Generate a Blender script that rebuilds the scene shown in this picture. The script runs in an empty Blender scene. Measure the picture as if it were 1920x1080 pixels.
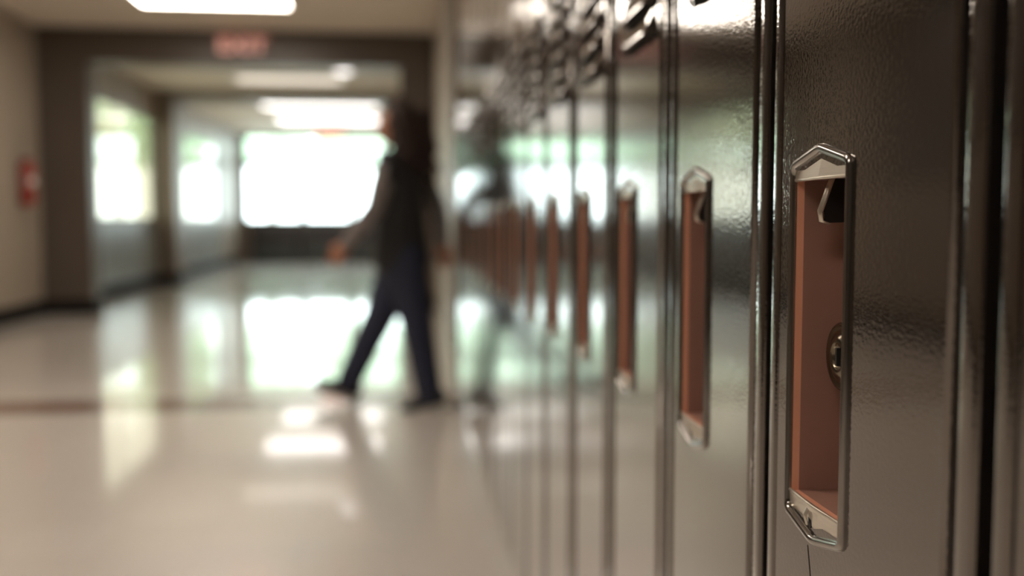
import bpy, bmesh, math, random
from mathutils import Vector, Matrix, noise

random.seed(7)
S = bpy.context.scene
COL = S.collection
PI = math.pi

# ------------------------------------------------------------------ helpers
class MB:
    """collects shapes and links them as ONE mesh object"""
    def __init__(s):
        s.v, s.f, s.m, s.sm = [], [], [], []

    def add(s, verts, faces, mat=0, smooth=False):
        o = len(s.v)
        s.v += [tuple(p) for p in verts]
        for f in faces:
            s.f.append([i + o for i in f]); s.m.append(mat); s.sm.append(smooth)

    def box(s, x0, x1, y0, y1, z0, z1, bev=0.0, mat=0):
        if bev <= 0:
            v = [(x, y, z) for z in (z0, z1) for y in (y0, y1) for x in (x0, x1)]
            s.add(v, [(0, 2, 3, 1), (4, 5, 7, 6), (0, 1, 5, 4), (2, 6, 7, 3), (0, 4, 6, 2), (1, 3, 7, 5)], mat)
            return
        bm = bmesh.new()
        bmesh.ops.create_cube(bm, size=1)
        for p in bm.verts:
            p.co = ((x0 + x1) / 2 + p.co.x * (x1 - x0), (y0 + y1) / 2 + p.co.y * (y1 - y0), (z0 + z1) / 2 + p.co.z * (z1 - z0))
        bmesh.ops.bevel(bm, geom=bm.edges[:], offset=bev, segments=3, profile=0.5, affect='EDGES')
        bm.verts.index_update()
        s.add([p.co for p in bm.verts], [[q.index for q in f.verts] for f in bm.faces], mat, True)
        bm.free()

    def rings(s, rings, close=True, cap0=False, cap1=False, mat=0, smooth=True):
        n = len(rings[0]); v = [p for r in rings for p in r]; f = []
        for i in range(len(rings) - 1):
            for k in range(n if close else n - 1):
                a, b = i * n + k, i * n + (k + 1) % n
                f.append((a, b, b + n, a + n))
        if cap0: f.append(tuple(range(n - 1, -1, -1)))
        if cap1: f.append(tuple((len(rings) - 1) * n + k for k in range(n)))
        s.add(v, f, mat, smooth)

    def loft(s, pts, rad, n=14, ref=(0, 1, 0), mat=0):
        """tube along pts; rad = r or (ra along ref, rb across)"""
        pts = [Vector(p) for p in pts]; out = []
        for i, p in enumerate(pts):
            a, b = pts[max(i - 1, 0)], pts[min(i + 1, len(pts) - 1)]
            t = (b - a).normalized(); u = Vector(ref) - t * t.dot(Vector(ref))
            if u.length < 1e-4: u = Vector((1, 0.01, 0.02)) - t * t.x
            u.normalize(); w = t.cross(u)
            r = rad[i]; ra, rb = (r, r) if not isinstance(r, tuple) else r
            out.append([p + u * (math.cos(2 * PI * k / n) * ra) + w * (math.sin(2 * PI * k / n) * rb) for k in range(n)])
        # rounded ends
        def end(ring, c, d, r):
            return [[c + (q - c) * math.cos(x) + d * (r * math.sin(x)) for q in ring] for x in (0.5, 1.0, 1.4)]
        r0 = rad[0] if not isinstance(rad[0], tuple) else min(rad[0]); r1 = rad[-1] if not isinstance(rad[-1], tuple) else min(rad[-1])
        d0 = (pts[0] - pts[1]).normalized(); d1 = (pts[-1] - pts[-2]).normalized()
        out = end(out[0], pts[0], d0, r0)[::-1] + out + end(out[-1], pts[-1], d1, r1)
        s.rings(out, True, True, True, mat)

    def ball(s, c, r, n=20, m=12, fn=None, mat=0):
        c = Vector(c); rr = []
        for i in range(1, m):
            th = PI * i / m
            rr.append([c + Vector((r[0] * math.sin(th) * math.cos(2 * PI * k / n), r[1] * math.sin(th) * math.sin(2 * PI * k / n), -r[2] * math.cos(th))) for k in range(n)])
        if fn: rr = [[fn(p) for p in q] for q in rr]
        s.rings(rr, True, True, True, mat)

    def lathe_x(s, prof, c, n=40, mat=0):
        """profile [(x, r)] turned about an axis along X through c"""
        s.rings([[(c[0] + x, c[1] + r * math.cos(2 * PI * k / n), c[2] + r * math.sin(2 * PI * k / n)) for k in range(n)] for x, r in prof], True, False, True, mat)

    def build(s, name, mats, parent=None, loc=None):
        me = bpy.data.meshes.new(name)
        me.from_pydata(s.v, [], s.f)
        for m in (mats if isinstance(mats, (list, tuple)) else [mats]): me.materials.append(m)
        me.polygons.foreach_set('material_index', s.m); me.polygons.foreach_set('use_smooth', s.sm)
        bm = bmesh.new(); bm.from_mesh(me)
        bmesh.ops.recalc_face_normals(bm, faces=bm.faces[:]); bm.to_mesh(me); bm.free()
        me.update()
        o = bpy.data.objects.new(name, me); COL.objects.link(o)
        if parent: o.parent = parent
        if loc: o.location = loc
        return o

def tag(o, label, cat, group=None, kind=None):
    o['label'] = label; o['category'] = cat
    if group: o['group'] = group
    if kind: o['kind'] = kind
    return o

def empty(name, loc, label, cat, group=None, rz=0):
    o = bpy.data.objects.new(name, None); COL.objects.link(o)
    o.location = loc; o.rotation_euler.z = rz; o.empty_display_size = 0.1
    return tag(o, label, cat, group)

def struct(o):
    o['kind'] = 'structure'; return o

def copy_tree(o, parent=None):
    c = o.copy(); COL.objects.link(c)
    if parent: c.parent = parent
    for ch in list(o.children): copy_tree(ch, c)
    return c

def rounded(pts, r, n=4):
    out = []
    L = len(pts)
    for i in range(L):
        p, a, b = Vector(pts[i]), Vector(pts[i - 1]), Vector(pts[(i + 1) % L])
        d0, d1 = (a - p).normalized(), (b - p).normalized()
        q0, q1 = p + d0 * r, p + d1 * r
        for k in range(n + 1):
            t = k / n
            out.append(q0 * (1 - t) ** 2 + p * 2 * t * (1 - t) + q1 * t * t)
    return out

# ---------------------------------------------------------------- materials
def mat(name, color, rough=0.5, metal=0.0, spec=0.5, coat=0.0, ior=1.5, emit=None, estr=0.0, sheen=0.0):
    m = bpy.data.materials.new(name); m.use_nodes = True
    b = m.node_tree.nodes['Principled BSDF']
    b.inputs['Base Color'].default_value = (*color, 1); b.inputs['Roughness'].default_value = rough
    b.inputs['Metallic'].default_value = metal; b.inputs['Specular IOR Level'].default_value = spec
    b.inputs['IOR'].default_value = ior; b.inputs['Coat Weight'].default_value = coat; b.inputs['Coat Roughness'].default_value = 0.06
    b.inputs['Sheen Weight'].default_value = sheen
    if emit: b.inputs['Emission Color'].default_value = (*emit, 1); b.inputs['Emission Strength'].default_value = estr
    return m

def N(m, t, **kw):
    n = m.node_tree.nodes.new(t)
    for k, v in kw.items(): setattr(n, k, v)
    return n

def L(m, a, b): m.node_tree.links.new(a, b)

def add_noise(m, c1, c2, scale, bump=0.0, dist=0.001, detail=3, stretch=None, coords='Object'):
    """base colour wanders between c1 and c2; optional bump from the same noise"""
    b = m.node_tree.nodes['Principled BSDF']
    tc = N(m, 'ShaderNodeTexCoord'); mp = N(m, 'ShaderNodeMapping')
    if stretch: mp.inputs['Scale'].default_value = stretch
    L(m, tc.outputs[coords], mp.inputs[0])
    nz = N(m, 'ShaderNodeTexNoise'); nz.inputs['Scale'].default_value = scale; nz.inputs['Detail'].default_value = detail
    L(m, mp.outputs[0], nz.inputs['Vector'])
    if c1:
        mx = N(m, 'ShaderNodeMix', data_type='RGBA')
        mx.inputs[6].default_value = (*c1, 1); mx.inputs[7].default_value = (*c2, 1)
        L(m, nz.outputs['Fac'], mx.inputs[0]); L(m, mx.outputs[2], b.inputs['Base Color'])
    if bump:
        bp = N(m, 'ShaderNodeBump'); bp.inputs['Strength'].default_value = bump; bp.inputs['Distance'].default_value = dist
        L(m, nz.outputs['Fac'], bp.inputs['Height']); L(m, bp.outputs[0], b.inputs['Normal'])
        return bp
    return None

# dark brown locker enamel with orange peel and slight dents
M_LOCK = mat('locker_enamel', (0.13, 0.11, 0.095), 0.09, metal=0.92, spec=0.5, coat=1.0)
M_LOCK.node_tree.nodes['Principled BSDF'].inputs['Coat IOR'].default_value = 1.7; M_LOCK.node_tree.nodes['Principled BSDF'].inputs['Coat Roughness'].default_value = 0.045
_bp = add_noise(M_LOCK, (0.14, 0.119, 0.102), (0.122, 0.103, 0.088), 3.0, bump=0.02, dist=0.02, detail=1, coords='Object')
_tc = N(M_LOCK, 'ShaderNodeTexCoord'); _n2 = N(M_LOCK, 'ShaderNodeTexNoise'); _n2.inputs['Scale'].default_value = 330; _n2.inputs['Detail'].default_value = 1
_b2 = N(M_LOCK, 'ShaderNodeBump'); _b2.inputs['Strength'].default_value = 0.09; _b2.inputs['Distance'].default_value = 0.0012
L(M_LOCK, _tc.outputs['Object'], _n2.inputs['Vector']); L(M_LOCK, _n2.outputs['Fac'], _b2.inputs['Height'])
L(M_LOCK, _bp.outputs[0], _b2.inputs['Normal']); L(M_LOCK, _b2.outputs[0], M_LOCK.node_tree.nodes['Principled BSDF'].inputs['Normal']); L(M_LOCK, _b2.outputs[0], M_LOCK.node_tree.nodes['Principled BSDF'].inputs['Coat Normal'])

M_DARKIN = mat('locker_inside', (0.03, 0.026, 0.022), 0.6)
M_RIM = mat('polished_steel', (0.32, 0.30, 0.28), 0.16, metal=1.0)
M_PLATE = mat('brushed_steel', (0.62, 0.56, 0.48), 0.34, metal=0.85)
add_noise(M_PLATE, (0.64, 0.58, 0.49), (0.54, 0.48, 0.41), 160, bump=0.05, dist=0.001, stretch=(1, 0.2, 6))
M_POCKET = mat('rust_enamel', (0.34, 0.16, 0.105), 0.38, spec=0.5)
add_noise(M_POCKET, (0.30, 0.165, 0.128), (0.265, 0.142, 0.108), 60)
M_LIP = mat('lit_enamel_lip', (0.58, 0.26, 0.165), 0.35)  # brighter orange paints light onto the pocket edge; the recess colour stays shaded brown
M_LEVER = mat('dark_steel', (0.04, 0.038, 0.035), 0.5, metal=0.9)
M_LEVERE = mat('pale_steel', (0.50, 0.45, 0.38), 0.3, metal=0.9)  # paler steel along the front edge of the finger lift
M_BRONZE = mat('bronze_lock', (0.17, 0.14, 0.10), 0.22, metal=1.0)
M_BLACK = mat('black_hole', (0.008, 0.008, 0.008), 0.5)
M_SCRATCH = mat('scratched_enamel', (0.06, 0.05, 0.045), 0.5)

M_BEIGE = mat('beige_wall_paint', (0.42, 0.355, 0.285), 0.45)
add_noise(M_BEIGE, (0.33, 0.28, 0.225), (0.305, 0.257, 0.205), 4, bump=0.05, dist=0.002)
M_BROWN = mat('dark_brown_paint', (0.085, 0.065, 0.05), 0.4)
add_noise(M_BROWN, (0.09, 0.069, 0.053), (0.078, 0.06, 0.046), 5, bump=0.04, dist=0.002)
M_LOWER = mat('grey_green_paint', (0.23, 0.245, 0.235), 0.3)
M_COVE = mat('black_rubber_cove', (0.006, 0.005, 0.004), 0.7, spec=0.2)
M_FRAME = mat('dark_window_frame', (0.10, 0.12, 0.11), 0.35, metal=0.4)
M_RAD = mat('charcoal_metal', (0.045, 0.038, 0.04), 0.4, metal=0.3)

# acoustic tile ceiling
M_CEIL = mat('ceiling_tiles', (0.5, 0.43, 0.36), 0.7)
def tiles(m, c1, c2, cm, w, h, mortar, bumpd=0.0):
    b = m.node_tree.nodes['Principled BSDF']
    tc = N(m, 'ShaderNodeTexCoord'); br = N(m, 'ShaderNodeTexBrick'); br.offset = 0.0
    br.inputs['Color1'].default_value = (*c1, 1); br.inputs['Color2'].default_value = (*c2, 1); br.inputs['Mortar'].default_value = (*cm, 1)
    br.inputs['Scale'].default_value = 1; br.inputs['Brick Width'].default_value = w; br.inputs['Row Height'].default_value = h
    br.inputs['Mortar Size'].default_value = mortar; br.inputs['Mortar Smooth'].default_value = 0.1
    L(m, tc.outputs['Object'], br.inputs['Vector']); L(m, br.outputs['Color'], b.inputs['Base Color'])
    return br
tiles(M_CEIL, (0.70, 0.62, 0.53), (0.67, 0.59, 0.50), (0.72, 0.65, 0.57), 1.22, 0.61, 0.012)

# waxed vinyl tile floor with one band of dark red tiles across the hall
M_FLOOR = mat('waxed_vinyl_tile', (0.5, 0.43, 0.36), 0.32, spec=0.5, coat=1.0)
M_FLOOR.node_tree.nodes['Principled BSDF'].inputs['Coat IOR'].default_value = 1.65
_br = tiles(M_FLOOR, (0.78, 0.71, 0.645), (0.73, 0.665, 0.60), (0.64, 0.58, 0.52), 0.305, 0.305, 0.0015)
_b = M_FLOOR.node_tree.nodes['Principled BSDF']
_tc = N(M_FLOOR, 'ShaderNodeTexCoord'); _sp = N(M_FLOOR, 'ShaderNodeSeparateXYZ'); L(M_FLOOR, _tc.outputs['Object'], _sp.inputs[0])
def _math(m, op, a, bval):
    n = N(m, 'ShaderNodeMath', operation=op); L(m, a, n.inputs[0]); n.inputs[1].default_value = bval; return n
_g = _math(M_FLOOR, 'GREATER_THAN', _sp.outputs['Y'], 5.35); _l = _math(M_FLOOR, 'LESS_THAN', _sp.outputs['Y'], 5.72)
_mu = N(M_FLOOR, 'ShaderNodeMath', operation='MULTIPLY'); L(M_FLOOR, _g.outputs[0], _mu.inputs[0]); L(M_FLOOR, _l.outputs[0], _mu.inputs[1])
_mx = N(M_FLOOR, 'ShaderNodeMix', data_type='RGBA'); L(M_FLOOR, _mu.outputs[0], _mx.inputs[0]); L(M_FLOOR, _br.outputs['Color'], _mx.inputs[6])
_mx.inputs[7].default_value = (0.24, 0.125, 0.09, 1); L(M_FLOOR, _mx.outputs[2], _b.inputs['Base Color'])
_nz = N(M_FLOOR, 'ShaderNodeTexNoise'); _nz.inputs['Scale'].default_value = 2.2; _nz.inputs['Detail'].default_value = 1
L(M_FLOOR, _tc.outputs['Object'], _nz.inputs['Vector'])
_bp = N(M_FLOOR, 'ShaderNodeBump'); _bp.inputs['Strength'].default_value = 0.03; _bp.inputs['Distance'].default_value = 0.01
L(M_FLOOR, _nz.outputs['Fac'], _bp.inputs['Height']); L(M_FLOOR, _bp.outputs[0], _b.inputs['Normal']); L(M_FLOOR, _bp.outputs[0], _b.inputs['Coat Normal'])

def glass(name, tint):
    m = bpy.data.materials.new(name); m.use_nodes = True; nt = m.node_tree; nt.nodes.clear()
    o = nt.nodes.new('ShaderNodeOutputMaterial'); mx = nt.nodes.new('ShaderNodeMixShader'); fr = nt.nodes.new('ShaderNodeFresnel')
    t = nt.nodes.new('ShaderNodeBsdfTransparent'); g = nt.nodes.new('ShaderNodeBsdfGlossy')
    t.inputs[0].default_value = (*tint, 1); g.inputs['Roughness'].default_value = 0.02; 
    ge = nt.nodes.new('ShaderNodeNewGeometry'); ii = nt.nodes.new('ShaderNodeMapRange')   # same index ratio on both faces of the sheet
    ii.inputs['To Min'].default_value = 1.45; ii.inputs['To Max'].default_value = 1 / 1.45
    L(m, ge.outputs['Backfacing'], ii.inputs['Value']); L(m, ii.outputs[0], fr.inputs[0])
    L(m, fr.outputs[0], mx.inputs[0]); L(m, t.outputs[0], mx.inputs[1]); L(m, g.outputs[0], mx.inputs[2]); L(m, mx.outputs[0], o.inputs[0])
    return m
M_GLASS = glass('clear_glass', (0.93, 0.98, 0.96))
M_TINT = glass('tinted_glass', (0.49, 0.475, 0.40))

def emat(name, c, s): return mat(name, (0.8, 0.8, 0.8), 0.5, emit=c, estr=s)
E_L = 10.5
M_DIFF = emat('lit_diffuser', (1.0, 0.90, 0.78), E_L)
M_DIFF2 = emat('dim_diffuser', (1.0, 0.86, 0.72), .45)
M_DIFF3 = emat('hazy_diffuser', (1.0, 0.93, 0.90), 2.2)
M_TAN = mat('tan_brown_paint', (0.19, 0.148, 0.115), 0.45)
M_RED2 = emat('bright_red_letters', (1.0, 0.2, 0.1), 1.0)
M_WHITE = mat('white_enamel', (0.75, 0.73, 0.70), 0.4)
M_SIGN = mat('sign_white', (0.15, 0.09, 0.08), 0.4)
M_RED = emat('red_letters', (1.0, 0.16, 0.09), .2)
M_EXT = mat('red_enamel', (0.26, 0.035, 0.025), 0.3)
M_STEELV = mat('valve_steel', (0.5, 0.48, 0.45), 0.3, metal=0.9)

# -------------------------------------------------------------- dimensions
A = 0.29            # locker face plane (x); the camera stands at x = 0
G0, PITCH = 0.4685, 0.303
NEAR, FAR = 0, 16   # locker rows
LOCK_END = G0 + PITCH * FAR
XL, CEIL = -3.74, 3.0
P1, P2, YF = 11.0, 16.1, 24.0

# ------------------------------------------------------------------ setting
m = MB(); m.box(-4.2, 1.2, -5.2, YF + .2, -0.08, 0.0); struct(m.build('floor', M_FLOOR))
m = MB(); m.box(-4.2, 1.2, -5.2, YF + .2, CEIL, CEIL + .1); struct(m.build('ceiling', M_CEIL))

# left wall: solid to the first windows, then two window openings
W1 = (11.5, 16.08); W2 = (16.82, 21.4); SILL, HEAD = 1.0, 2.55
def wall_left():
    m = MB()
    m.box(XL - .1, XL, -5.2, 9.3, 0, 1.3, mat=2); m.box(XL - .1, XL, -5.2, 9.3, 1.3, CEIL, mat=3); m.box(XL - .1, XL, 9.3, W1[0], 0, CEIL)  # unseen near stretch, painted darker to dim its reflection in the lockers
    m.box(XL - .1, XL, W1[1], W2[0], 0, CEIL)
    m.box(XL - .1, XL, W1[0], W1[1], HEAD, CEIL); m.box(XL - .1, XL, W2[0], W2[1], HEAD, CEIL)
    m.box(XL - .1, XL, W1[0], W1[1], 0, SILL, mat=1); m.box(XL - .1, XL, W2[0], W2[1], 0, SILL, mat=1)
    m.box(XL - .1, XL, W2[1], YF + .2, 0, CEIL, mat=2)
    return m.build('wall_left', [M_BEIGE, M_LOWER, M_TAN, M_BROWN])
struct(wall_left())

def window_left(i, y0, y1):
    w = MB(); n = 2; fw = .035
    xa, xb = XL - .04, XL - .015
    w.box(xa, xb, y0, y1, SILL, SILL + fw); w.box(xa, xb, y0, y1, HEAD - fw, HEAD)
    for k in range(n + 1):
        yy = y0 + (y1 - y0 - fw) * k / n
        w.box(xa, xb, yy, yy + fw, SILL + fw, HEAD - fw)
    o = struct(w.build('window_%d' % i, M_FRAME))
    for k in range(n):
        a = y0 + (y1 - y0 - fw) * k / n + fw; b = y0 + (y1 - y0 - fw) * (k + 1) / n
        g = MB(); g.box(XL - .035, XL - .029, a - .005, b + .005, SILL + fw - .005, HEAD - fw + .005)
        g.build('pane', M_TINT, o)
    s = MB(); s.box(XL - .015, XL + .03, y0, y1, SILL - .035, SILL, .006); s.build('window_sill', M_BEIGE, o)
window_left(1, *W1); window_left(2, *W2)

# right wall: behind the lockers, the soffit over them, and onwards
XR = 0.62
m = MB(); m.box(XR, XR + .2, -5.2, LOCK_END, 0, CEIL, mat=0)
m.box(XR, XR + .2, LOCK_END, YF + .2, 0, CEIL, mat=0)
struct(m.build('wall_right', [M_BEIGE]))
LTOP = 2.16
m = MB(); m.box(A + .003, XR, G0 - PITCH, LOCK_END, LTOP, CEIL); struct(m.build('wall_soffit', M_LOCK))
m = MB(); m.box(.385, XR, 7.4, P1, 0, CEIL); struct(m.build('wall_pilaster', M_BEIGE))
# wall behind the camera
m = MB(); m.box(XL, XR, -5.2, -5.0, 0, CEIL); struct(m.build('wall_back', M_BROWN))

# portals: header and two jambs each, seen end on
def portal(i, y, t, xl, xr, hz, mt):
    m = MB()
    m.box(XL, xl, y, y + t, 0, CEIL); m.box(xr, XR, y, y + t, 0, CEIL); m.box(xl, xr, y, y + t, hz, CEIL)
    struct(m.build('wall_portal_%d' % i, mt))
portal(1, P1, .3, -3.23, 0.01, 2.64, M_BROWN)
portal(2, P2, .7, -3.46, 0.06, 2.865, M_TAN)
# far wall round the big window
WX0, WX1, WZ0, WZ1 = -3.60, 0.02, 0.96, 2.95
m = MB(); m.box(XL, WX0, YF, YF + .2, 0, CEIL); m.box(WX1, XR, YF, YF + .2, 0, CEIL)
m.box(WX0, WX1, YF, YF + .2, 0, WZ0); m.box(WX0, WX1, YF, YF + .2, WZ1, CEIL)
struct(m.build('wall_far', M_TAN))
def window_far():
    w = MB(); ya, yb = YF + .06, YF + .13; fw = .05; tz = 2.31
    w.box(WX0, WX1, ya, yb, WZ0, WZ0 + fw); w.box(WX0, WX1, ya, yb, WZ1 - fw, WZ1)
    w.box(WX0, WX0 + fw, ya, yb, WZ0 + fw, WZ1 - fw); w.box(WX1 - fw, WX1, ya, yb, WZ0 + fw, WZ1 - fw)
    w.box(WX0 + fw, WX1 - fw, ya, yb, tz - .075, tz + .075)
    mull = (-2.27, -1.16)
    for x in mull: w.box(x - .075, x + .075, ya, yb, WZ0 + fw, tz - .075)
    # frosted stile beside the right pane
    o = struct(w.build('window_3', M_FRAME))
    xs = [WX0 + fw] + [q for x in mull for q in (x - .075, x + .075)] + [WX1 - fw]
    for k in range(3):
        g = MB(); g.box(xs[2 * k] - .004, xs[2 * k + 1] + .004, YF + .09, YF + .096, WZ0 + fw - .004, tz - .071); g.build('pane', M_GLASS, o)
    g = MB(); g.box(WX0 + fw - .004, WX1 - fw + .004, YF + .09, YF + .096, tz + .071, WZ1 - fw + .004); g.build('transom_pane', M_GLASS, o)
    s = MB(); s.box(WX0, WX1, YF - .04, YF + .06, WZ0 - .03, WZ0, .006); s.build('window_sill', M_FRAME, o)
window_far()

# baseboards
m = MB(); m.box(XL, XL + .012, -5, P1, 0, .16); m.box(XL, XL + .012, P1 + .3, P2, 0, .16); m.box(XL, XL + .012, P2 + .7, YF, 0, .16)
struct(m.build('baseboard_left', M_COVE))
m = MB(); m.box(XL, -3.23, P1 - .012, P1, 0, .16); m.box(-3.23, -3.218, P1, P1 + .3, 0, .16); m.box(0.01, .38, P1 - .012, P1, 0, .16)
m.box(XL, -3.46, P2 - .012, P2, 0, .16); m.box(-3.46, -3.448, P2, P2 + .7, 0, .16)
struct(m.build('baseboard_portal', M_COVE))

# plinth under the locker row
m = MB(); m.box(A + .025, XR, G0 - PITCH, LOCK_END, 0, .10); struct(m.build('trim_1', M_LOCK))

# --------------------------------------------------------------- the lockers
Z0, Z1 = 0.10, LTOP
def make_locker(label):
    """origin on the floor at the gap on the near side; +y runs along the row, face at x = 0"""
    root = empty('locker', (A, G0, 0), label, 'locker', 'brown lockers in one long row')
    D = XR - A - .004
    f = MB()
    # steel body: sides, back, top, bottom
    f.box(.03, D, .0075, .0095, Z0, Z1, mat=1); f.box(.03, D, .2935, .2955, Z0, Z1, mat=1)
    f.box(D - .002, D, .0095, .2935, Z0, Z1, mat=1)
    f.box(.03, D, .0095, .2935, Z1 - .002, Z1, mat=1); f.box(.03, D, .0095, .2935, Z0, Z0 + .002, mat=1)
    # face frame: two uprights with rolled edges and the rails
    f.box(.0015, .03, .0075, .0262, Z0, Z1, .0035); f.box(.0015, .03, .2802, .2955, Z0, Z1, .0035)
    f.box(.002, .03, .0262, .2802, Z1 - .03, Z1, .002); f.box(.002, .03, .0262, .2802, Z0, Z0 + .02, .002)
    # door stop behind the gap round the door
    f.box(.016, .03, .0262, .045, Z0 + .02, Z1 - .03, mat=1); f.box(.016, .03, .268, .2802, Z0 + .02, Z1 - .03, mat=1)
    f.build('frame', [M_LOCK, M_DARKIN], root)

    # ---- door; its origin is the hinge edge
    y0, y1, z0, z1 = .0335, .2757, Z0 + .025, Z1 - .035
    d = MB()
    hy0, hy1, hz0, hz1 = .157, .248, .785, 1.036          # opening for the handle pocket
    us = [y0 + .002, hy0, hy1, y1 - .002]; vs = [z0 + .002, hz0, hz1, z1 - .002]
    v = [(0, u - y0, w) for w in vs for u in us]
    fc = [(j * 4 + i, j * 4 + i + 1, j * 4 + i + 5, j * 4 + i + 4) for j in range(3) for i in range(3) if (i, j) != (1, 1)]
    d.add(v, fc)
    def ring(ins, x): return [(x, y0 + ins - y0, z0 + ins), (x, y1 - ins - y0, z0 + ins), (x, y1 - ins - y0, z1 - ins), (x, y0 + ins - y0, z1 - ins)]
    d.rings([ring(.002, 0), ring(.0008, .0006), ring(.0001, .002), ring(0, .014)], smooth=True)
    # pressed louvres near the top: each swells out of the sheet and opens below
    for k in range(6):
        zb = 1.213 + .036 * k; ya, yb = .055 - y0, .222 - y0
        prof = [(0.0, .030), (-.0025, .026), (-.0062, .017), (-.0088, .008), (-.0095, .002), (-.0092, -.001)]
        R = []
        for x, dz in prof:
            row = []
            for t in (0, .04, .1, .2, .5, .8, .9, .96, 1):
                e = min(1, min(t, 1 - t) / .12); e = math.sin(e * PI / 2)
                row.append((x * e - .0002, ya + (yb - ya) * t, zb + dz))
            R.append(row)
        d.rings(R, close=False)
        d.box(-.0004, 0, ya + .004, yb - .004, zb - .004, zb + .012, mat=1)   # dark slot behind
    door = d.build('door', [M_LOCK, M_DARKIN], root, (0, y0, 0))

    # ---- pocket handle: six sided stamped plate, rounded raised rim
    yc, zc = .2025 - y0, .911
    def hexr(ins, x):
        w, sd, ap = .0493 - ins, .1315 - ins * 1.5, .1425 - ins * 1.7
        p = rounded([(-w, -sd), (0, -ap), (w, -sd), (w, sd), (0, ap), (-w, sd)], max(.0015, .006 - ins * .4), 4)
        return [(x, yc + q.x, zc + q.y) for q in p]
    h = MB()
    h.rings([hexr(0, 0), hexr(.0002, -.0020), hexr(.0010, -.0034), hexr(.0022, -.0038), hexr(.0033, -.0031), hexr(.0041, -.0012), hexr(.0044, .0015), hexr(.0044, .004)], mat=0)
    def plate(sg, zin):
        w, sd, ap = .0450, .1315 - .0044 * 1.5, .1425 - .0044 * 1.7
        zi = zin - zc
        # folded down its middle like the photo's cap
        a = [(-w, zi), (0, zi), (w, zi)]; b = [(-w, sg * sd), (0, sg * ap), (w, sg * sd)]
        vv = [(-.0004 if i != 1 else -.0022, yc + p[0], zc + p[1]) for i, p in enumerate(a)] + [(.0006 if i != 1 else .0006, yc + p[0], zc + p[1]) for i, p in enumerate(b)]
        vv += [(.0016, p[1], p[2] + sg * 0) for p in vv[:3]] 
        h.add(vv, [(0, 1, 4, 3), (1, 2, 5, 4), (0, 1, 7, 6), (1, 2, 8, 7)], 1)
        # rolled edge towards the opening
        h.loft([(.0003, yc - w, zin), (-.0016, yc, zin), (.0003, yc + w, zin)], [.0013] * 3, 8, ref=(0, 0, 1), mat=1)
    plate(1, 1.029); plate(-1, .797)
    hp = h.build('handle_plate', [M_RIM, M_PLATE], door); hp['label'] = 'polished steel six-sided handle surround'
    # padlock eye in the lower plate: black slot and bent tongue
    s = MB()
    s.rings([[(-.0006 + q, yc + .006 + .0028 * math.cos(2 * PI * k / 16), .7875 + .0085 * math.sin(2 * PI * k / 16)) for k in range(16)] for q in (0, .001)], cap0=True, mat=1)
    s.loft([(-.0008, yc + .0085, .7935), (-.0030, yc + .0095, .788), (-.0016, yc + .0085, .7815)], [(.0022, .0008), (.0030, .001), (.0018, .0008)], 8)
    s.build('slot', [M_PLATE, M_BLACK], door)

    # ---- recessed pocket
    p = MB(); w, dp = .0446, .040
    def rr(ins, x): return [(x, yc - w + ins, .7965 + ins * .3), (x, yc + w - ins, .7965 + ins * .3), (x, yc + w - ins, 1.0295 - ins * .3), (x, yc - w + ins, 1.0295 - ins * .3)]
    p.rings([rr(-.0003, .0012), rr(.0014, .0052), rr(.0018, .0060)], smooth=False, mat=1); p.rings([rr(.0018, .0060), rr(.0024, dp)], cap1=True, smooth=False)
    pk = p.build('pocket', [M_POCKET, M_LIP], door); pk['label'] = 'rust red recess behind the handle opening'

    # ---- finger lift hanging in the top of the pocket
    l = MB()
    side = [(.012, 1.0288), (.0032, 1.0055), (.0042, .9995), (.009, .9978), (.038, .9990), (.038, 1.0288)]
    side = [(x, z) for x, z in side]
    ya, yb = yc + .0035, yc + .0095
    l.rings([[(x, ya, z) for x, z in side], [(x, yb, z) for x, z in side]], cap0=True, cap1=True, smooth=False)
    l.loft([(.0118, ya + .003, 1.0285), (.0036, ya + .003, 1.006), (.0045, ya + .003, 1.0003), (.009, ya + .003, .9985)], [.0030, .0031, .0030, .002], 8, mat=1)
    l.build('finger_lift', [M_LEVER, M_LEVERE], door)

    # ---- round key lock on the pocket back
    k = MB()
    ly = yc + .0035
    k.lathe_x([(.040, .0245), (.0195, .0245), (.0182, .0235), (.0178, .0215), (.0188, .0195), (.0182, .0160), (.0164, .0140), (.0154, .0115), (.0158, .0095), (.0164, .0085), (.0182, .008), (.0186, .0004)], (0, ly, .903), 40)
    k.box(.0152, .0182, ly - .0012, ly + .0012, .8965, .9095, mat=1)
    k.build('key_lock', [M_BRONZE, M_BLACK], door)
    return root, door

words = {0: 'brown locker cut off by the right edge of the picture, only its far edge showing',
         1: 'nearest whole brown locker with handle, finger lift and key lock in sharp focus'}
ordn = ['', 'second', 'third', 'fourth', 'fifth', 'sixth', 'seventh', 'eighth', 'ninth', 'tenth', 'eleventh', 'twelfth', 'thirteenth', 'fourteenth', 'fifteenth', 'sixteenth']
for i in range(2, FAR):
    words[i] = '%s brown locker along the row, counting the sharply focused one as first' % ordn[i - 1]
words[FAR - 1] = 'farthest brown locker at the end of the row beside the walking person'
TILT = [0.3, 0.3, 0.9, 1.0, 0.95, 0.2, -0.4, -0.75, -0.6, -0.2, 0.1, 0.25, 0.15, 0.05, 0.0, 0.0]
loc0, door0 = make_locker(words[1])
door0.rotation_euler.z = -math.radians(TILT[1])
for i in [0] + list(range(2, FAR)):
    c = copy_tree(loc0)
    c.location = (A, G0 + PITCH * (i - 1), 0); c['label'] = words[i]
    for ch in c.children:
        if ch.name.startswith('door'): ch.rotation_euler.z = -math.radians(TILT[i])
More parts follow.
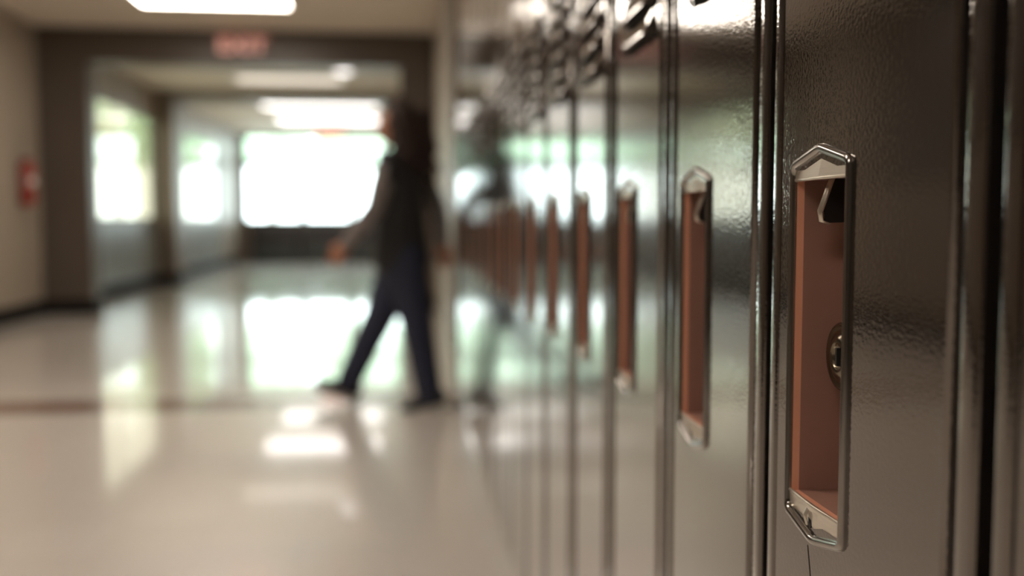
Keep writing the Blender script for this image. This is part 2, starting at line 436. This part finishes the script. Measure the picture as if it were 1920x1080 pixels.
# hairline scratch running down from the nearest handle
s = MB(); s.loft([(-.0002, .179, .7655), (-.0002, .175, .752), (-.0002, .169, .728), (-.0002, .164, .700)], [.0002, .0003, .00025, .00015], 6)
s.build('scratch', M_SCRATCH, door0)
m = MB(); m.box(A + .004, XR, LOCK_END - .001, LOCK_END + .018, 0, LTOP); struct(m.build('trim_2', M_LOCK))

# ------------------------------------------------------- lamps in the ceiling
def ceiling_light(x0, x1, y0, y1, label, lamp=None):
    r = empty('ceiling_light', ((x0 + x1) / 2, (y0 + y1) / 2, CEIL), label, 'ceiling light', 'lit panels in the hall ceiling')
    a, b = (x1 - x0) / 2, (y1 - y0) / 2
    f = MB(); t = .03
    for q in ((-a, a, -b, -b + t), (-a, a, b - t, b), (-a, -a + t, -b + t, b - t), (a - t, a, -b + t, b - t)): f.box(*q, -.022, .0)
    f.build('frame', M_WHITE, r)
    g = MB(); g.box(-a + t, a - t, -b + t, b - t, -.016, -.004); g.build('diffuser', lamp or M_DIFF, r)
ceiling_light(-2.36, -.98, 9.05, 9.72, 'bright ceiling panel cut by the top edge, in front of the dark header')
ceiling_light(-2.3, -.8, 14.3, 15.0, 'dim ceiling panel between the first and second dark headers', M_DIFF2)
ceiling_light(-2.4, -.35, 17.3, 18.3, 'lit ceiling panel beyond the second header, nearer of two', M_DIFF3)
ceiling_light(-2.4, -.35, 19.9, 20.9, 'lit ceiling panel closest to the bright far window', M_DIFF3)
r = empty('downlight', (-.74, 13.8, CEIL), 'small round ceiling lamp beyond the first dark header', 'ceiling lamp')
m = MB(); m.rings([[(q * math.cos(2 * PI * k / 32), q * math.sin(2 * PI * k / 32), z) for k in range(32)] for q, z in ((.17, 0), (.17, -.02), (.15, -.028), (.135, -.02), (.13, -.004))]); m.build('trim_ring', M_WHITE, r)
m = MB(); m.rings([[(q * math.cos(2 * PI * k / 32), q * math.sin(2 * PI * k / 32), z) for k in range(32)] for q, z in ((.131, -.006), (.12, -.016), (.07, -.03), (.01, -.034))], cap1=True); m.build('lens', M_DIFF3, r)
for k, y in enumerate((5.2, 1.6, -2.0)):  # unseen panels, added to brighten the near floor and handle pockets
    ceiling_light(-2.36, -.98, y - .33, y + .33, ('added unseen ceiling panel above the hall on the camera side of the walking person', 'added unseen ceiling panel overhead beside the nearest lockers', 'added unseen ceiling panel behind the camera')[k])

# ------------------------------------------------------------------ exit signs
def exit_sign(x, y, z, w, h, label, red=None):
    r = empty('exit_sign', (x, y, z), label, 'exit sign', 'red exit signs')
    b = MB(); b.box(-w / 2, w / 2, -.05, 0, -h / 2, h / 2, .008); b.build('housing', M_SIGN, r)
    cu = bpy.data.curves.new('lettering', 'FONT'); cu.body = 'EXIT'; cu.align_x = 'CENTER'; cu.align_y = 'CENTER'
    cu.size = h * .95; cu.extrude = .003; cu.offset = .006; cu.materials.append(red or M_RED)
    tmp = bpy.data.objects.new('lettering_curve', cu); COL.objects.link(tmp)
    me = bpy.data.meshes.new_from_object(tmp.evaluated_get(bpy.context.evaluated_depsgraph_get())); bpy.data.objects.remove(tmp)
    o = bpy.data.objects.new('lettering', me); COL.objects.link(o); o.parent = r
    o.location = (0, -.054, 0); o.rotation_euler = (PI / 2, 0, 0)
    o.scale = (1.15, 1, 1)
    return r
exit_sign(-1.64, P1 - .002, 2.83, .48, .23, 'red exit sign on the first dark header, nearer of the two')
r = exit_sign(-1.43, 21.6, 2.85, .62, .24, 'small red exit sign hanging above the bright far window', M_RED2)
m = MB(); m.box(-.03, .03, -.035, -.015, .115, .15); m.build('bracket', M_WHITE, r)

# -------------------------------------------------------- fire extinguisher
def extinguisher(x, y, z):
    r = empty('fire_extinguisher', (x, y, z), 'red fire extinguisher hanging on the beige left wall', 'fire extinguisher')
    def lz(prof, mm, name, mt):
        mm.rings([[(rr * math.cos(2 * PI * k / 24), rr * math.sin(2 * PI * k / 24), zz) for k in range(24)] for zz, rr in prof], True, True, True)
        return mm.build(name, mt, r)
    lz([(0, .05), (.01, .068), (.03, .072), (.36, .072), (.41, .06), (.44, .035), (.46, .022)], MB(), 'cylinder', M_EXT)
    v = MB(); v.box(-.02, .02, -.018, .018, .46, .495, .004); v.box(-.012, .012, -.09, .03, .495, .503, .002); v.box(-.012, .012, -.10, .02, .515, .523, .002)
    v.box(-.01, .01, .005, .02, .495, .52); v.build('valve', M_STEELV, r)
    h = MB(); h.loft([(0, .02, .475), (0, .07, .46), (0, .09, .38), (0, .088, .22), (0, .085, .12)], [.009, .009, .009, .009, .016], 10, ref=(1, 0, 0)); h.build('hose', M_COVE, r)
    b = MB(); b.box(-.085, -.072, -.03, .03, .1, .40); b.box(-.08, -.06, -.02, .02, .33, .35); b.build('bracket', M_STEELV, r)
    t = MB()
    t.rings([[(.0728 * math.cos(q), .0728 * math.sin(q), zz) for q in [(-1.0 + 1.8 * k / 12) for k in range(13)]] for zz in (.20, .27)], close=False); t.build('instruction_label', M_WHITE, r)
extinguisher(XL + .086, 10.4, 1.14)

# --------------------------------------------- radiator covers under the window
for k, (x0, x1, lab) in enumerate(((-3.42, -2.30, 'left of three charcoal radiator covers below the far window'),
                                   (-2.26, -1.18, 'middle of three charcoal radiator covers below the far window'),
                                   (-1.14, -.04, 'charcoal radiator cover below the far window, behind the walking person'))):
    r = empty('radiator_cover', ((x0 + x1) / 2, YF - .001, 0), lab, 'radiator cover', 'radiator covers under the far window')
    a = (x1 - x0) / 2
    b = MB(); b.box(-a, a, -.22, 0, 0, .86, .008); b.build('casing', M_RAD, r)
    g = MB()
    for j in range(9): g.box(-a + .06, a - .06, -.228, -.22, .12 + j * .03, .135 + j * .03)
    g.build('grille', M_FRAME, r)

# ------------------------------------------------------------------ the person
M_SKIN = mat('skin', (0.42, 0.19, 0.11), 0.5); add_noise(M_SKIN, (0.43, 0.195, 0.115), (0.38, 0.165, 0.095), 12)
M_JACK = mat('black_cloth', (0.014, 0.014, 0.014), 0.8, sheen=.1)
M_SLEEVE = mat('grey_knit', (0.20, 0.175, 0.165), 0.85)
M_JEAN = mat('navy_denim', (0.018, 0.022, 0.045), 0.8); add_noise(M_JEAN, (0.016, 0.020, 0.042), (0.022, 0.027, 0.052), 60)
M_SHOE = mat('black_shoe', (0.012, 0.012, 0.012), 0.5); M_SOLE = mat('pale_sole', (0.45, 0.42, 0.38), 0.6)
M_HAIR = mat('dark_brown_hair', (0.030, 0.015, 0.010), 0.75); M_EYE = mat('eye_white', (0.7, 0.68, 0.65), 0.2); M_IRIS = mat('dark_iris', (0.02, 0.012, 0.008), 0.1)

def remesh(o, vox, smooth=6):
    r = o.modifiers.new('join', 'REMESH'); r.mode = 'VOXEL'; r.voxel_size = vox; r.use_smooth_shade = True
    s = o.modifiers.new('soften', 'SMOOTH'); s.iterations = smooth; s.factor = 0.5
    return o

def person():
    # local frame: +x is where she walks, +y her left (towards the camera), z up
    root = empty('person', (0.015, 5.30, 0), 'person with long dark curly hair, black top with grey sleeves and navy jeans walking left', 'person', rz=math.radians(180 - 17))
    hipL, hipR = (-.01, .085, .84), (.01, -.085, .84)
    kL, aL = (-.095, .075, .46), (-.155, .07, .115)
    kR, aR = (.16, -.075, .47), (.335, -.085, .135)
    shL, shR = (.02, .165, 1.305), (-.02, -.165, 1.30)
    eL, wL = (.085, .205, 1.055), (.245, .185, .875)
    eR, wR = (-.13, -.215, 1.07), (-.165, -.20, .885)
    b = MB()
    # trunk, neck
    b.loft([(0, 0, .80), (0, 0, .90), (.005, 0, 1.02), (.01, 0, 1.16), (.0, 0, 1.27), (-.005, 0, 1.325)], [(.155, .105), (.16, .11), (.125, .09), (.145, .105), (.155, .095), (.09, .07)], 20, ref=(0, 1, 0))
    b.loft([(-.01, 0, 1.29), (.005, 0, 1.36), (.02, 0, 1.42)], [.056, .05, .05], 16)
    # head
    H = Vector((.035, 0, 1.49))
    def headf(p):
        q = p - H
        if q.x > 0 and q.z < 0: q.y *= 1 - .28 * min(1, -q.z / .11); q.x *= 1.0
        if q.x < 0 and q.z < -.03: q.x *= .78
        if q.x > .06: q.x = .06 + (q.x - .06) * .7
        return H + q
    b.ball(H, (.098, .076, .118), 28, 20, headf)
    b.loft([H + Vector((.085, 0, .012)), H + Vector((.100, 0, -.012)), H + Vector((.108, 0, -.030)), H + Vector((.09, 0, -.038))], [.008, .010, .013, .010], 10)
    b.loft([H + Vector((.076, -.02, -.060)), H + Vector((.0835, 0, -.059)), H + Vector((.076, .02, -.060))], [.005, .007, .005], 8, ref=(0, 0, 1))
    b.loft([H + Vector((.073, -.018, -.073)), H + Vector((.080, 0, -.073)), H + Vector((.073, .018, -.073))], [.005, .0075, .005], 8, ref=(0, 0, 1))
    b.ball(H + Vector((.060, 0, -.104)), (.022, .022, .016), 12, 8)
    for sg in (1, -1):
        b.loft([H + Vector((-.004, sg * .074, .022)), H + Vector((-.012, sg * .081, 0)), H + Vector((-.002, sg * .076, -.028))], [(.012, .006), (.016, .006), (.009, .005)], 10, ref=(1, 0, 0))
        b.loft([H + Vector((.074, sg * .048, .030)), H + Vector((.088, sg * .022, .032))], [.007, .008], 8)
    # limbs
    for hp, kn, an in ((hipL, kL, aL), (hipR, kR, aR)):
        hp, kn, an = Vector(hp), Vector(kn), Vector(an)
        b.loft([hp, hp.lerp(kn, .4), kn, kn.lerp(an, .3), an], [(.085, .09), .075, .054, .054, .036], 16)
        b.loft([an, an + Vector((.0, 0, -.06))], [.036, .034], 12)
    for sh, el, wr in ((shL, eL, wL), (shR, eR, wR)):
        sh, el, wr = Vector(sh), Vector(el), Vector(wr)
        b.loft([sh, sh.lerp(el, .5), el, el.lerp(wr, .35), wr], [.044, .043, .037, .037, .025], 14)
        b.loft([sh, Vector((0, sh.y * .4, 1.30))], [.042, .042], 12)
        # hand: palm, four curled fingers of different length, thumb from the side
        d = (wr - el).normalized(); side = Vector((0, 1, 0)); sgn = 1 if sh.y > 0 else -1
        fw = d.cross(side).normalized()          # across the palm, thumb side is forward
        if fw.x < 0: fw = -fw
        pin = -side * sgn                        # palm faces the thigh
        pc = wr + d * .05
        b.loft([wr, wr + d * .03, wr + d * .085], [(.018, .024), (.015, .034), (.013, .040)], 12, ref=tuple(side))
        for j, ln in enumerate((.070, .078, .072, .056)):
            o = wr + d * .082 + fw * (.029 - .0195 * j)
            b.loft([o, o + d * ln * .4 + pin * .006, o + d * ln * .72 + pin * .022, o + d * ln * .85 + pin * .042], [.0088, .0084, .0078, .0068], 8)
        o = wr + d * .028 + fw * .026
        b.loft([o, o + fw * .022 + d * .022 + pin * .008, o + fw * .026 + d * .050 + pin * .018, o + fw * .022 + d * .068 + pin * .024], [.0115, .0105, .0092, .008], 8)
    remesh(b.build('body', M_SKIN, root), .006, 3)
    # eyes
    for sg in (1, -1):
        e = MB(); c = H + Vector((.0745, sg * .030, .012)); e.ball(c, (.0115, .0120, .0085), 14, 10); e.ball(c + Vector((.0068, sg * .001, 0)), (.0052, .0058, .0058), 12, 8, mat=1)
        e.build('eye', [M_EYE, M_IRIS], root)
    # jacket: trunk with a flared hem and collar
    j = MB()
    j.loft([(.01, 0, .80), (.012, 0, .88), (.012, 0, 1.0), (.015, 0, 1.14), (.0, 0, 1.26), (-.008, 0, 1.33), (-.006, 0, 1.37)],
           [(.19, .15), (.185, .145), (.165, .125), (.175, .13), (.175, .12), (.11, .088), (.07, .07)], 24)
    for sh in (shL, shR):
        sh = Vector(sh); j.loft([Vector((0, sh.y * .3, 1.31)), sh, sh + Vector((.01, .012 * (1 if sh.y > 0 else -1), -.09))], [.064, .068, .06], 14)
    j.box(.125, .16, -.01, .01, .78, 1.22, 0)
    remesh(j.build('jacket', M_JACK, root), .009, 3)
    for sh, el, wr in ((shL, eL, wL), (shR, eR, wR)):
        s = MB(); sh, el, wr = Vector(sh), Vector(el), Vector(wr)
        s.loft([sh.lerp(el, .25), sh.lerp(el, .6), el, el.lerp(wr, .4), el.lerp(wr, .93)], [.062, .058, .052, .050, .038], 16)
        s.loft([el.lerp(wr, .92), el.lerp(wr, 1.0)], [.040, .036], 16)
        remesh(s.build('sleeve', M_SLEEVE, root), .008, 3)
    # jeans
    t = MB()
    t.loft([(0, 0, .73), (0, 0, .80), (0, 0, .88), (.003, 0, .95)], [(.15, .115), (.172, .128), (.172, .125), (.15, .108)], 22)
    for hp, kn, an in ((hipL, kL, aL), (hipR, kR, aR)):
        hp, kn, an = Vector(hp), Vector(kn), Vector(an)
        t.loft([hp + Vector((0, 0, -.03)), hp.lerp(kn, .4), kn, kn.lerp(an, .4), an + Vector((0, 0, -.01))], [(.098, .13), (.095, .112), .085, .078, .070], 18)
    remesh(t.build('jeans', M_JEAN, root), .009, 3)
    # shoes: upper and sole; rear foot on its ball, front foot landing on the heel
    def shoe(an, pitch):
        an = Vector(an); M = Matrix.Translation(an) @ Matrix.Rotation(pitch, 4, 'Y')
        u = MB(); pts = [(-.055, 0, -.045), (-.02, 0, -.04), (.05, 0, -.055), (.11, 0, -.068), (.165, 0, -.076)]
        u.loft([M @ Vector(p) for p in pts], [(.034, .042), (.038, .05), (.040, .038), (.045, .028), (.034, .020)], 18, ref=(0, 1, 0))
        u.loft([M @ Vector((-.005, 0, .02)), M @ Vector((-.008, 0, -.04))], [.045, .044], 14)
        o = remesh(u.build('shoe', M_SHOE, root), .007, 3)
        s = MB(); outl = rounded([(-.095, -.034), (.05, -.038), (.14, -.046), (.198, -.02), (.198, .02), (.14, .046), (.05, .038), (-.095, .034)], .02, 4)
        s.rings([[M @ Vector((q.x, q.y, z)) for q in outl] for z in (-.112, -.092)], cap0=True, cap1=True, smooth=False)
        s.build('sole', M_SOLE, o)
    shoe(aL, math.radians(14)); shoe(aR, math.radians(-16))
    # hair: cap, mass down the back, hanging curls
    h = MB()
    def hf(p):
        q = p - H
        if q.x > .015 and q.z < .065: q.x = .015 + (q.x - .015) * .1
        return H + q * (1 + .10 * noise.noise(p * 26))
    h.ball(H + Vector((-.022, 0, .020)), (.112, .098, .125), 30, 20, hf)
    h.loft([H + Vector((-.06, 0, .06)), H + Vector((-.105, 0, -.02)), H + Vector((-.12, 0, -.11)), H + Vector((-.115, 0, -.20)), H + Vector((-.10, 0, -.27))],
           [(.11, .065), (.128, .075), (.132, .072), (.115, .055), (.07, .035)], 18)
    for i in range(70):
        a = PI * (.42 + 1.16 * random.random()); rr = random.uniform(.095, .145); st = H + Vector((-.03 + rr * math.cos(a) * 1.05, rr * math.sin(a) * 1.02, random.uniform(-.01, .09)))
        ln = random.uniform(.16, .34); ph = random.random() * 6; pts = []
        for k in range(12):
            z = k / 11 * ln; c = .014 + .012 * k / 11
            pts.append(st + Vector((-.040 * k / 11 + c * math.cos(ph + k * 1.25), c * math.sin(ph + k * 1.25), -z)))
        h.loft(pts, [.013 - .006 * k / 11 for k in range(12)], 8)
    remesh(h.build('hair', M_HAIR, root), .007, 1)
person()

# ------------------------------------------------------------ outside the windows
M_PAVE = mat('pale_paving', (0.62, 0.61, 0.58), 0.8); add_noise(M_PAVE, (0.64, 0.63, 0.60), (0.56, 0.55, 0.52), 1.5)
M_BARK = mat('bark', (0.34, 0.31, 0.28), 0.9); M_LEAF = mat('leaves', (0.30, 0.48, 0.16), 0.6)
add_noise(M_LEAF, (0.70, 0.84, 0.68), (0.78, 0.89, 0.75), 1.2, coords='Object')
m = MB(); m.box(-60, 30, -10, 90, -.3, -.12); struct(m.build('ground', M_PAVE))
def tree(x, y, hgt, cr, zb, label):
    r = empty('tree', (x, y, -.12), label, 'tree', 'trees outside the windows')
    t = MB(); pts = [(0, 0, 0), (.05, .02, 1.2), (-.04, .05, 2.6), (.02, 0, zb + cr * .8)]
    t.loft(pts, [.20, .15, .12, .06], 10)
    for k in range(5):
        a = 2 * PI * k / 5; t.loft([(0, 0, 2.3 + .1 * k), (cr * .3 * math.cos(a), cr * .3 * math.sin(a), zb + .5), (cr * .6 * math.cos(a), cr * .6 * math.sin(a), zb + 1.3)], [.07, .05, .03], 8)
    t.build('trunk', M_BARK, r)
    c = MB(); vs, fs = [], []
    for k in range(3600):
        th = random.random() * 2 * PI; u = random.uniform(-1, 1); q = random.random() ** .4
        cw = (1 - u ** 4) ** .25          # full rounded crown, nearly upright sides
        p = Vector((cr * q * cw * math.cos(th), cr * q * cw * math.sin(th), zb + (hgt - zb) / 2 * (1 + u * q)))
        a = Vector((random.gauss(0, 1), random.gauss(0, 1), random.gauss(0, 1))).normalized(); bb = a.orthogonal().normalized(); s = random.uniform(.10, .22)
        o = len(vs); vs += [p - a * s, p + bb * s * .5, p + a * s, p - bb * s * .5]; fs.append((o, o + 1, o + 2, o + 3))
    c.add(vs, fs); c.build('crown', M_LEAF, r)
spots = [(-7.5, 40.8, 7.4, 1.36, 3.0, 'pale green tree at the far left of the row outside the far window'),
         (-4.75, 38, 7.0, 1.36, 3.0, 'pale green tree filling the upper left of the far window'),
         (-2.0, 40.8, 7.2, 1.36, 3.0, 'pale green tree filling the upper middle of the far window'),
         (0.75, 38, 7.0, 1.36, 3.0, 'pale green tree beyond the right edge of the far window'),
         (-15.5, 47, 8.0, 2.6, 3.2, 'broad green tree seen through the nearer left window'),
         (-10.2, 47, 8.0, 2.4, 3.2, 'broad green tree seen through the farther left window')]
for a in spots: tree(*a)

# ------------------------------------------------------------------- daylight
w = bpy.data.worlds.new('daylight'); S.world = w; w.use_nodes = True
bg = w.node_tree.nodes['Background']; bg.inputs[0].default_value = (0.90, 0.97, 1.0, 1); bg.inputs[1].default_value = 5.0
def portal_light(name, loc, rot, sx, sy):
    l = bpy.data.lights.new(name, 'AREA'); l.shape = 'RECTANGLE'; l.size = sx; l.size_y = sy; l.cycles.is_portal = True
    o = bpy.data.objects.new(name, l); COL.objects.link(o); o.location = loc; o.rotation_euler = rot
portal_light('window_portal', ((WX0 + WX1) / 2, YF + .15, (WZ0 + WZ1) / 2), (-PI / 2, 0, 0), WX1 - WX0, WZ1 - WZ0)
for y0, y1 in (W1, W2): portal_light('window_portal', (XL - .16, (y0 + y1) / 2, (SILL + HEAD) / 2), (0, -PI / 2, 0), HEAD - SILL, y1 - y0)

# --------------------------------------------------------------------- camera
F = 1877.0
phi = math.atan(128 / F); psi = math.atan(210 / F * math.cos(phi))
cd = bpy.data.cameras.new('camera'); cam = bpy.data.objects.new('camera', cd); COL.objects.link(cam); S.camera = cam
cam.location = (0, 0, 1.0); cam.rotation_euler = (PI / 2 - phi, 0, -psi)
cd.sensor_width = 36; cd.lens = F / 1920 * 36; cd.clip_start = 0.02; cd.clip_end = 200
cd.dof.use_dof = True; cd.dof.focus_distance = .705; cd.dof.aperture_fstop = 2.5

S.view_settings.view_transform = 'Standard'; S.view_settings.look = 'None'
S.view_settings.exposure = 1.0; S.view_settings.gamma = 1.0; S.view_settings.use_curve_mapping = False
S.cycles.use_denoising = True
S.cycles.max_bounces = 10; S.cycles.diffuse_bounces = 5; S.cycles.glossy_bounces = 6; S.cycles.transparent_max_bounces = 12
